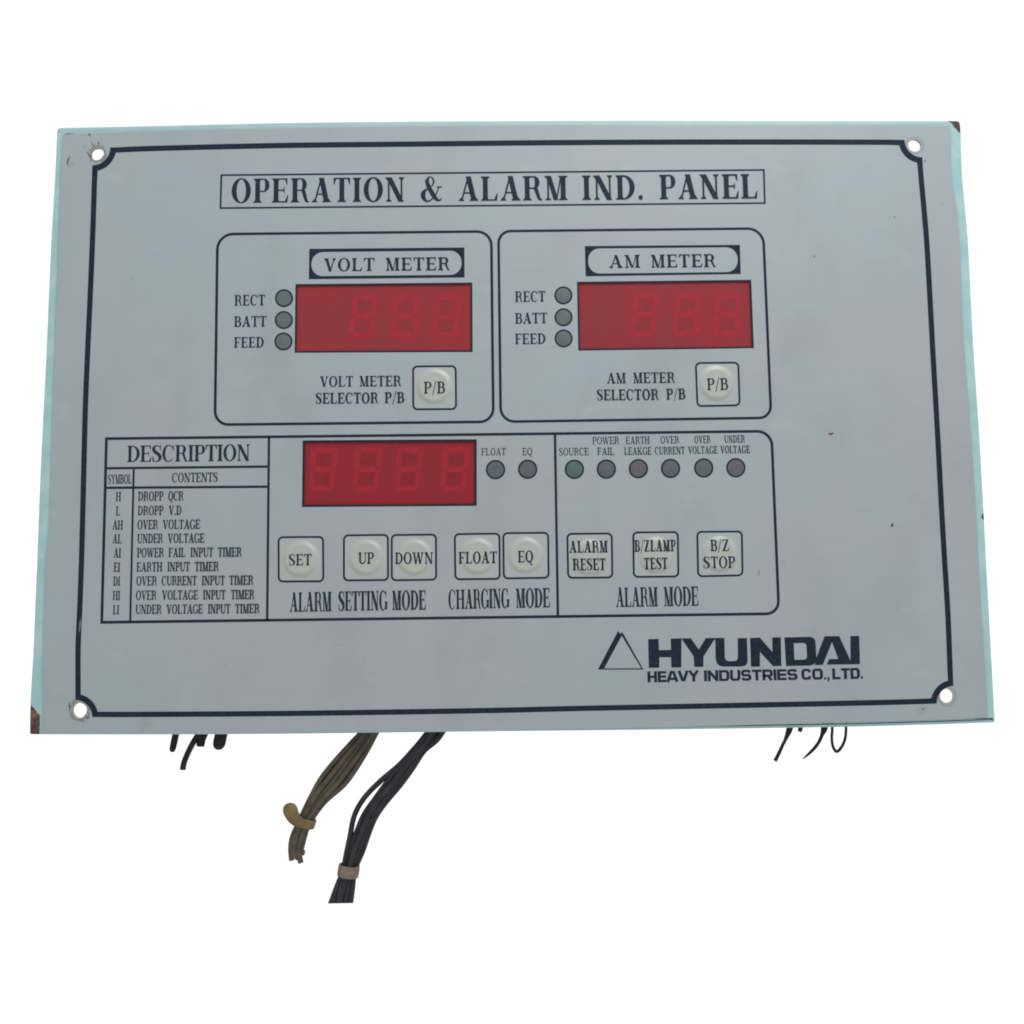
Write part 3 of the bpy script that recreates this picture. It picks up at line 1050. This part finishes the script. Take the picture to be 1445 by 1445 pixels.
def digit(q, parent, cell, seg_mat):
    tl, tr, br, bl = [at(x, y, PANE) for x, y in q]

    def mp(u, v):
        p = (tl * (1 - u) + tr * u) * (1 - v) + (bl * (1 - u) + br * u) * v
        return (p.x, p.z)
    ink = Ink((PANE / MM) - 0.02)
    a, b, g = .23, .13, .004      # thickness in u and v, gap
    hz = lambda v0, vc, v1: [(g + .02, vc), (a * .55 + g, v0), (1 - a * .55 - g, v0), (1 - g - .02, vc), (1 - a * .55 - g, v1), (a * .55 + g, v1)]
    segs = [[(.03, 0), (.97, 0), (1 - a, b), (a, b)], [(.03, 1), (.97, 1), (1 - a, 1 - b), (a, 1 - b)],
            [(a * .6, .5), (a, .5 - b / 2), (1 - a, .5 - b / 2), (1 - a * .6, .5), (1 - a, .5 + b / 2), (a, .5 + b / 2)],
            [(0, .02), (a - .02, b + g), (a - .02, .5 - b / 2 - g), (.05, .5 - g), (0, .46)],
            [(1, .02), (1 - a + .02, b + g), (1 - a + .02, .5 - b / 2 - g), (.95, .5 - g), (1, .46)],
            [(0, .98), (a - .02, 1 - b - g), (a - .02, .5 + b / 2 + g), (.05, .5 + g), (0, .54)],
            [(1, .98), (1 - a + .02, 1 - b - g), (1 - a + .02, .5 + b / 2 + g), (.95, .5 + g), (1, .54)]]
    for sg in [[(a - .03, b - .02), (1 - a + .03, b - .02), (1 - a + .03, .5 - b / 2 + .02), (a - .03, .5 - b / 2 + .02)],
               [(a - .03, .5 + b / 2 - .02), (1 - a + .03, .5 + b / 2 - .02), (1 - a + .03, 1 - b + .02), (a - .03, 1 - b + .02)]] + segs:
        ink.poly([mp(*p) for p in sg])
    o = ink.build('digit', seg_mat, parent)
    o.data.materials.append(cell)
    o.data.polygons[0].material_index = 1
    o.data.polygons[1].material_index = 1


for k in WINS:
    q = WINS[k]
    P = [at(x, y) for x, y in q]
    c = sum(P, Vector()) / 4
    vs_ = []
    for p in P:
        g = c + (p - c) * 1.012
        vs_ += [(g.x, PANE, g.z), (g.x, .7 * MM, g.z)]
    me = mesh_from('display', vs_, [(0, 2, 4, 6), (7, 5, 3, 1), (0, 1, 3, 2), (2, 3, 5, 4), (4, 5, 7, 6), (6, 7, 1, 0)])
    bm = bmesh.new(); bm.from_mesh(me); bmesh.ops.recalc_face_normals(bm, faces=bm.faces[:]); bm.to_mesh(me); bm.free()
    d = link('display', me, M_RED2 if k == 'set' else M_RED, panel)
    d['label'] = {'volt': 'red display window under the VOLT METER plate', 'am': 'red display window under the AM METER plate', 'set': 'red four digit display window right of the description table'}[k]
    ink = Ink()
    w = {'volt': 2.4, 'am': 2.4, 'set': 3.0}[k]
    ink.line(list(q), w, True)
    ink.build('display_frame', M_INK, d)
    for dg in DIG[k]:
        digit(dg, d, *((M_CELL2, M_SEG2) if k == 'set' else (M_CELL, M_SEG)))

# ------------------------------------------------------------------ indicator lamps


def lens_mesh(c, r, h):
    v, f = [], []
    n, R = 36, 6
    v.append((c.x, -h, c.z))
    for j in range(1, R + 1):
        q = j / R
        for i in range(n):
            a = 2 * math.pi * i / n
            v.append((c.x + r * q * math.cos(a), -h * (1 - q * q) - 0.015 * MM, c.z + r * q * math.sin(a)))
    for i in range(n):
        f.append((0, 1 + i, 1 + (i + 1) % n))
        for j in range(R - 1):
            a, b = 1 + j * n + i, 1 + j * n + (i + 1) % n
            f.append((a, a + n, b + n, b))
    return mesh_from('indicator_lamp', v, f)


LAMPS = [(400.8, 420.8, 11.8, M_GREEN), (400.5, 451.6, 11.8, M_GREEN), (400.0, 481.9, 11.8, M_GREEN),
         (795.0, 416.9, 11.8, M_GREEN), (795.2, 447.8, 11.8, M_GREEN), (795.4, 477.6, 11.8, M_GREEN),
         (699.3, 662.7, 12.7, M_SLATE), (744.6, 662.2, 12.7, M_MAUVE),
         (810.5, 662.2, 12.7, M_GREEN2), (855.6, 662.0, 12.7, M_MAUVE), (900.8, 661.4, 12.7, M_PURPLE),
         (946.2, 661.0, 12.7, M_MAUVE), (993.0, 660.3, 12.7, M_OLIVE), (1038.3, 660.0, 12.7, M_PURPLE)]
for (x, y, r, mt) in LAMPS:
    c = at(x, y)
    me = lens_mesh(c, r * PX, 0.12 * MM)
    bm = bmesh.new(); bm.from_mesh(me); bm.normal_update()
    for f in bm.faces:
        if f.normal.y > 0: f.normal_flip()
    bm.to_mesh(me); bm.free()
    lm = link('indicator_lamp', me, mt, panel, True)
    ink = Ink(-0.05)
    ink.line([(x + (r - .2) * math.cos(2 * math.pi * i / 40), y + (r - .2) * math.sin(2 * math.pi * i / 40)) for i in range(40)], 2.4, True)
    ink.build('lamp_ring', M_INK, lm)

# ------------------------------------------------------------------ push buttons


def smooth(t):
    t = max(0, min(1, t))
    return t * t * (3 - 2 * t)


BUTTONS = [
    (((583, 517.2), (643, 516.7), (643.6, 577.2), (583.2, 577.6)), (612.9, 545.6), [('P/B', 598.3, 555.6, 628, 555.2, 17)]),
    (((981.9, 512.4), (1041.8, 511.8), (1043.6, 571.9), (984.2, 573)), (1010.8, 541.2), [('P/B', 998.1, 550.8, 1027.9, 550.3, 17)]),
    (((393.2, 758.2), (455.9, 757.6), (456.2, 820.2), (393.4, 820.6)), (424.6, 789), [('SET', 407.3, 798.2, 439.4, 797.6, 16)]),
    (((485.4, 755.6), (547.4, 754.8), (547.6, 818.4), (485.4, 819)), (516.4, 786.8), [('UP', 505.6, 796, 527.6, 795.6, 16.4)]),
    (((552.9, 755), (615.2, 754.4), (615.4, 818), (553, 818.8)), (584.4, 786.4), [('DOWN', 557.2, 796, 611.1, 795.4, 16.4)]),
    (((641.8, 753.8), (704.7, 753), (705.2, 816.8), (642.6, 817.4)), (673.8, 785.2), [('FLOAT', 647.2, 795.6, 701.4, 794.8, 16.8)]),
    (((710.2, 752.4), (773.4, 751.8), (774.2, 815.2), (711, 816.2)), (741.4, 783.8), [('EQ', 730.9, 793.9, 752.5, 793.5, 16.6)]),
    (((800.6, 753.4), (863.2, 752.8), (864, 814.8), (801.8, 815.4)), (832.4, 786.6), [('ALARM', 803.8, 780.2, 858, 779.6, 17), ('RESET', 808.5, 805, 854.9, 804.4, 16.6)]),
    (((893.6, 751.4), (956.4, 750.8), (957.2, 813.4), (894.4, 814)), (925.4, 783.4), [('B/ZLAMP', 895.9, 778.6, 954.2, 778, 16.6), ('TEST', 908.9, 803.4, 942.4, 803, 16.2)]),
    (((983.9, 750.6), (1046.7, 750), (1047.7, 811.8), (985.2, 813.2)), (1015.8, 782.4), [('B/Z', 1002.8, 778, 1029.3, 777.6, 16.6), ('STOP', 993.1, 802, 1037.9, 801.4, 16.4)])]
for q, dc, wds in BUTTONS:
    cen = at(*dc)
    R0 = 25.0 * PX

    def hgt(x, z, cen=cen, R0=R0):
        r = math.hypot(x - cen.x, z - cen.z) / R0
        h = 0.66 * smooth((1.08 - r) / 0.32)             # raised key
        h -= 0.05 * smooth((0.78 - r) / 0.30)            # very shallow dish in its top
        h += 0.05 * (1 - smooth((r - .9) / .5))
        return h * MM
    N = 56
    v, f = [], []
    tl, tr, br, bl = q
    cx = sum(p[0] for p in q) / 4
    for j in range(N + 1):
        for i in range(N + 1):
            u, w = i / N, j / N
            # rounded corners
            ux, wy = (u - .5) * 2, (w - .5) * 2
            rc = .16
            ex, ey = abs(ux) - (1 - rc), abs(wy) - (1 - rc)
            if ex > 0 and ey > 0:
                L = math.hypot(ex, ey)
                m = max(ex, ey)
                ex, ey = ex * m / L, ey * m / L
                ux = math.copysign(1 - rc + ex, ux); wy = math.copysign(1 - rc + ey, wy)
                u, w = ux / 2 + .5, wy / 2 + .5
            px = (tl[0] * (1 - u) + tr[0] * u) * (1 - w) + (bl[0] * (1 - u) + br[0] * u) * w
            py = (tl[1] * (1 - u) + tr[1] * u) * (1 - w) + (bl[1] * (1 - u) + br[1] * u) * w
            p = at(px, py)
            v.append((p.x - cen.x, -0.02 * MM - hgt(p.x, p.z), p.z - cen.z))
    for j in range(N):
        for i in range(N):
            a = j * (N + 1) + i
            f.append((a, a + N + 1, a + N + 2, a + 1))
    me = mesh_from('push_button', v, f)
    bm = bmesh.new(); bm.from_mesh(me); bm.normal_update()
    for fc in bm.faces:
        if fc.normal.y > 0: fc.normal_flip()
    bm.to_mesh(me); bm.free()
    b = link('push_button', me, M_KEY, panel, True)
    b.location = (cen.x, 0, cen.z)
    ink = Ink(-0.06)
    ink.line(round_path(q, (6, 6, 6, 6)), 2.7, True)
    fr = ink.build('button_frame', M_INK, b)
    lt = legend(wds, 0.16, parent=b, warp=hgt, base=-0.055, gap=0.10, D=-0.0008)
    for o in (fr, lt):
        o.matrix_parent_inverse = Matrix.Translation((-cen.x, 0, -cen.z))

# ------------------------------------------------------------------ specks and scratches on the face


def speck(pts, mat, name='scratch'):
    ink = Ink(-0.04)
    c = crom(pts, 4)
    n = len(c)
    L, R = [], []
    for k, (x, y, w) in enumerate(c):
        x0, y0, _ = c[max(0, k - 1)]
        x1, y1, _ = c[min(n - 1, k + 1)]
        d = math.hypot(x1 - x0, y1 - y0) or 1
        nx, ny = -(y1 - y0) / d, (x1 - x0) / d
        j = random.uniform(.75, 1.2)
        a, b = to2((x + nx * w / 2 * j, y + ny * w / 2 * j)), to2((x - nx * w / 2 * j, y - ny * w / 2 * j))
        L.append((a.x, a.y)); R.append((b.x, b.y))
    ink.strip(L, R)
    return ink.build(name, mat, plate)


speck([(99.2, 219, .3), (97.6, 223, 1.4), (95.6, 227, 1.8), (95.2, 231, 1.4), (96.2, 233.5, .3)], M_DIRT)
speck([(124.5, 188.4, .3), (126, 190, 1.8), (127.6, 192.6, .3)], M_DIRT)
speck([(128.5, 199.6, .2), (130, 203, 1.0), (132.5, 207, .4)], M_DIRT)
speck([(139.5, 199.4, .4), (139.2, 202.5, 1.3), (138, 206.5, .3)], M_DIRT)
speck([(121, 214, .2), (125, 217, .9), (128.2, 220.5, 1.3), (129, 222, .2)], M_DIRT)
speck([(90, 189.2, .2), (97, 188.8, .9), (105, 188.2, .2)], M_DIRT)
speck([(1168.6, 611.2, .5), (1171, 612.6, 2.6), (1174, 612, 2.6), (1176.2, 610.6, .4)], M_RUSTDOT, 'speck')
speck([(1259.8, 738.4, .4), (1259.2, 740.6, 3.0), (1258, 742.6, 2.4), (1257, 743, .3)], M_RUSTDOT, 'speck')
speck([(1305.3, 224.8, .3), (1305.6, 227, 1.6), (1305.4, 229.6, .3)], M_DIRT, 'speck')
speck([(1262, 305, .3), (1262.4, 306.5, 1.4), (1262.2, 308, .3)], M_DIRT, 'speck')
speck([(1148.6, 360, .3), (1149, 361.5, 1.4), (1149, 363, .3)], M_DIRT, 'speck')
speck([(1069.6, 813, .2), (1070.8, 809, .8), (1071.4, 803.5, .2)], M_DIRT)
speck([(1300.5, 1001.5, .2), (1302.5, 1000, 1.2), (1305.5, 999.4, .3)], M_DIRT)
speck([(99, 990.5, .3), (97.6, 994, 1.2), (98.4, 998, 1.4), (98.6, 1000.5, .3)], M_DIRT)
speck([(121, 1013, .2), (123.6, 1013.4, 1.8), (126, 1010.8, .3)], M_DIRT)
speck([(113.6, 873, .3), (113.2, 880, 2.6), (112.4, 888, 2.2), (112, 893, .3)], simple('worn_print', (0.09, 0.085, 0.11), .6, .2, .3, 1500), 'scratch')
for k in range(26):
    x, y = random.uniform(90, 1370), random.uniform(190, 1020)
    if 300 < x < 1105 and 235 < y < 880: continue
    r = random.uniform(.35, .8)
    speck([(x - r, y, .2), (x, y + random.uniform(-.4, .4), r * 1.6), (x + r, y, .2)], M_DIRT, 'speck')

# ------------------------------------------------------------------ wires


def tube(path, mat_name=None, seg=12, n=6, squash=None):
    """path of (px, py, radius px, depth mm); closed rounded ends"""
    c = crom(path, n)
    P = [at(x, y, d * MM) for x, y, r, d in c]
    Rr = [r * PX * (1 + d * MM / .34) for x, y, r, d in c]
    v, f = [], []
    up = Vector((0, 1, 0))
    m = len(P)
    for k in range(m):
        t = (P[min(m - 1, k + 1)] - P[max(0, k - 1)]).normalized()
        s = t.cross(up).normalized()
        u = s.cross(t).normalized()
        for i in range(seg):
            a = 2 * math.pi * i / seg
            v.append(P[k] + (s * math.cos(a) + u * math.sin(a) * (squash or 1)) * Rr[k])
    for k in range(m - 1):
        for i in range(seg):
            a, b = k * seg + i, k * seg + (i + 1) % seg
            f.append((a, b, b + seg, a + seg))
    v.append(P[0]); v.append(P[-1])
    for i in range(seg):
        f.append((len(v) - 2, (i + 1) % seg, i))
        f.append((len(v) - 1, (m - 1) * seg + i, (m - 1) * seg + (i + 1) % seg))
    return v, f


def tube_obj(name, path, mat, parent=None, cut_px=None, seg=12, squash=None):
    v, f = tube(path, seg=seg, squash=squash)
    me = mesh_from(name, v, f)
    bm = bmesh.new(); bm.from_mesh(me)
    if cut_px:
        q = at(cut_px[0], cut_px[1], cut_px[2] * MM)
        r = bmesh.ops.bisect_plane(bm, geom=bm.verts[:] + bm.edges[:] + bm.faces[:], plane_co=q, plane_no=(q - CAM).cross(Vector((1, 0, 0))), clear_outer=True)
        ed = [e for e in r['geom_cut'] if isinstance(e, bmesh.types.BMEdge)]
        if ed: bmesh.ops.contextual_create(bm, geom=ed)
    bmesh.ops.recalc_face_normals(bm, faces=bm.faces[:])
    bm.to_mesh(me); bm.free()
    return link(name, me, mat, parent, True, 50)


def band(name, c, ax, ra, rb, w, depth, mat, parent, tilt=0):
    """strap round a bundle: c px centre, ax unit px direction across, ra half width px, rb half depth px, w band height px"""
    v, f = [], []
    n = 32
    prof = [(-.5, 0), (-.5, .9), (-.38, 1.25), (0, 1.4), (.38, 1.25), (.5, .9), (.5, 0)]
    dn = (-ax[1], ax[0])
    sc = 1 + depth * MM / .34
    C0 = at(c[0], c[1], depth * MM)
    X = Vector((ax[0], 0, -ax[1])); D = Vector((dn[0], 0, -dn[1])); Y = Vector((0, 1, 0))
    if tilt: D = (D + Y * tilt).normalized()
    for i in range(n):
        a = 2 * math.pi * i / n
        for (s, e) in prof:
            rr = e * 1.5
            v.append(C0 + (X * math.cos(a) * (ra + rr) + Y * math.sin(a) * (rb + rr) + D * s * w) * PX * sc)
    m = len(prof)
    for i in range(n):
        for j in range(m):
            a, b = i * m + j, i * m + (j + 1) % m
            a2, b2 = ((i + 1) % n) * m + j, ((i + 1) % n) * m + (j + 1) % m
            f.append((a, b, b2, a2))
    me = mesh_from(name, v, f)
    bm = bmesh.new(); bm.from_mesh(me); bmesh.ops.recalc_face_normals(bm, faces=bm.faces[:]); bm.to_mesh(me); bm.free()
    return link(name, me, mat, parent, True, 40)


def empty(name, p, label, cat, group=None):
    o = bpy.data.objects.new(name, None)
    COL.objects.link(o)
    o.empty_display_size = .01
    tag(o, label, cat, group)
    return o


# brown bundle
wb = empty('wire_bundle', None, 'bundle of brown wires held by a tan tie, hanging below the panel', 'wire bundle', 'wire bundles hanging below the panel')
base = [(532, 1012), (519.5, 1036), (506, 1054), (488, 1078), (470, 1102), (450, 1126), (435, 1149), (427.5, 1164), (421, 1183), (418, 1199)]
hw = [9.5, 10, 12.5, 15.5, 16, 11, 8, 7.2, 7.8, 8.2]
brown = []
for off, dd, tip, rr in ((-1.0, 9.0, (411.5, 1214), 3.9), (-0.47, 8.2, (417, 1211), 3.9), (0.02, 8.8, (420.5, 1213), 3.7), (0.5, 8.2, (424.5, 1217.5), 4.0), (1.0, 9.0, (430, 1203.5), 3.7),
                         (-0.74, 13.2, (413.5, 1208), 3.7), (-0.22, 13.0, (418, 1206), 3.7), (0.27, 13.0, (422, 1207), 3.7), (0.76, 13.2, (427, 1199), 3.5)):
    pth = []
    for k, ((x, y), h) in enumerate(zip(base, hw)):
        jx = random.uniform(-.7, .7)
        pth.append((x + off * h * .94 + jx, y + off * h * .34, rr * (0.88 if k in (6, 7) else 1), dd + (0.6 if k >= 6 else 0)))
    pth.append((tip[0], tip[1], rr * .95, dd + .6))
    brown.append(pth)
for p in brown:
    tube_obj('wire', p, M_BROWN, wb)
tie = band('cable_tie', (431.5, 1160), (0.955, 0.296), 11.5, 9.5, 11.5, 9.6, M_TIE, wb, -0.25)
tail = tube_obj('tie_tail', [(407.5, 1133.2, 3.0, 5), (408, 1136, 7.4, 5), (409.3, 1142, 10.0, 5), (411.8, 1149, 9.6, 5.2), (416.5, 1156, 8.6, 5.6), (423.5, 1161, 7.0, 6.2), (432, 1164, 5, 7.4)], M_TIE, tie, seg=20, squash=.55)

# black bundle
kb = empty('wire_bundle', None, 'thick bundle of black wires with a dull tan tie, longest thing below the panel', 'wire bundle', 'wire bundles hanging below the panel')
CUT = (480, 1274.8, 10)
base = [(624, 1014), (605.5, 1041), (592, 1058), (574, 1082), (555, 1106), (536, 1130), (521.5, 1152), (511.5, 1175), (503, 1199), (494, 1226), (487, 1250), (480, 1287)]
hw = [5, 5.5, 6, 8, 8.4, 8.2, 8.0, 7.8, 8.0, 6.8, 9.6, 12.6]
black = [[(620, 1012, 3.8, 10), (600, 1038, 3.8, 10), (585, 1056, 3.8, 10), (563, 1080, 3.9, 10), (537, 1102, 3.8, 9.6), (514, 1126, 3.7, 9.6), (500, 1151, 3.7, 9.6), (493.5, 1182, 3.7, 9.6), (487.5, 1211, 3.7, 9.8), (484.5, 1228, 3.6, 10),
          (476.5, 1250, 4.4, 10), (463.5, 1287, 4.8, 10)]]
for off, dd, rr in ((-1.0, 9.4, 3.7), (-0.30, 7.6, 3.9), (0.42, 8.8, 3.7), (1.08, 9.6, 3.8), (-0.6, 12.6, 4.0), (0.05, 12.8, 4.0), (0.7, 12.6, 4.0)):
    pth = []
    for k, ((x, y), h) in enumerate(zip(base, hw)):
        jx = random.uniform(-.6, .6)
        pth.append((x + off * h * .9 + jx, y + off * h * .36, rr * (0.86 if k == 9 else 1.12 if k > 9 else 1), dd + (0.5 if k >= 8 else 0)))
    black.append(pth)
black[4][0] = (626, 1030, 4.4, 8.8)
black[4][1] = (615.5, 1044, 4.7, 8.8)
for p in black:
    tube_obj('wire', p, M_BLACK, kb, CUT)
band('cable_tie', (491.8, 1228.6), (0.99, 0.14), 12.6, 10, 15, 9.6, M_TIE2, kb, -0.1)

# short cut ends poking out below the lower edge
g1 = 'short black wire ends below the left of the panel'
o = tube_obj('cut_wire', [(252, 1018, 4.6, 8), (248.5, 1034, 4.6, 8), (245.5, 1048, 4.6, 8), (243.6, 1057, 4.2, 8), (243.4, 1061, 2.6, 8)], M_CUT)
tag(o, 'short straight black wire end below the lower edge, leftmost of all the wires', 'wire', g1)
o = tube_obj('cut_wire', [(291, 1016, 4.5, 8), (282, 1033, 4.3, 8), (272, 1049, 4.1, 8), (264, 1065, 4.0, 8), (259.5, 1077, 4.0, 8), (258, 1086, 4.0, 8)], M_CUT)
tag(o, 'curved black wire bending down to the left, longest of the short ends at the left', 'wire', g1)
o = tube_obj('cut_wire', [(292, 1016, 6.8, 9.5), (288, 1032, 6.6, 9.5), (284, 1044, 6.0, 9.5), (283, 1053, 5.4, 9.5)], M_CUT)
tag(o, 'stubby black wire end tucked beside the curved black wire', 'wire', g1)
o = tube_obj('cut_wire', [(316, 1016, 8.6, 8), (312.5, 1034, 8.6, 8), (309.6, 1048, 8.6, 8), (308.6, 1054, 7.0, 8), (308.2, 1057.6, 3.6, 8)], M_CUT)
tag(o, 'fat round-ended black stub between the curved black wire and the brown bundle', 'wire', g1)
g2 = 'thin wires below the right of the panel'
o = empty('cut_wire', None, 'thin straight dark wire slanting down left, first of those below the maker lettering', 'wire', g2)
tube_obj('wire', [(1118, 1012, 4.6, 8), (1113.6, 1030, 4.4, 8), (1109.5, 1041, 2.6, 8), (1104.6, 1051, 2.3, 8), (1099.6, 1062, 2.5, 8), (1093.6, 1074, 2.6, 8)], M_CUT, o)
tube_obj('strand', [(1112, 1014, .7, 7), (1109.4, 1032, .7, 7), (1106.2, 1043, .6, 7), (1105, 1048, .5, 7.4)], M_COPPER, o)
o = tube_obj('cut_wire', [(1131, 1012, 3.4, 9), (1129.6, 1026, 3.4, 9), (1128.6, 1032.6, 2.6, 9)], M_CUT)
tag(o, 'tiny black nub just showing under the teal edge beside the slanting dark wire', 'wire', g2)
o = tube_obj('cut_wire', [(1166, 1012, 4.6, 8), (1163, 1028, 4.5, 8), (1160, 1037, 2.6, 8), (1155.6, 1047, 2.3, 8), (1149, 1056, 2.3, 8), (1141, 1064, 1.8, 8), (1133, 1071, .7, 8)], M_CUT)
tag(o, 'dark wire tapering to a fine point towards the lower left, left of the loop', 'wire', g2)
o = empty('wire_loop', None, 'thin wire bent into a hanging U loop, rightmost below the panel', 'wire', g2)
tube_obj('wire', [(1174, 1046, 1.9, 8), (1175, 1052, 2.0, 8), (1177.6, 1058, 2.1, 8), (1180.4, 1060.4, 2.2, 8), (1184, 1058.6, 2.1, 8), (1189, 1051.6, 2.0, 8), (1192.6, 1042, 1.9, 8), (1193.8, 1030, 1.9, 8), (1193.6, 1012, 1.9, 8)], M_CUT, o)
w_ = tube_obj('wire', [(1173, 1010, 2, 8), (1174.4, 1028, 2.0, 8), (1173.8, 1038, 1.9, 8), (1174, 1046.5, 1.92, 8)], M_MAROON, o)
w_['label'] = 'dull maroon left leg of the wire loop'
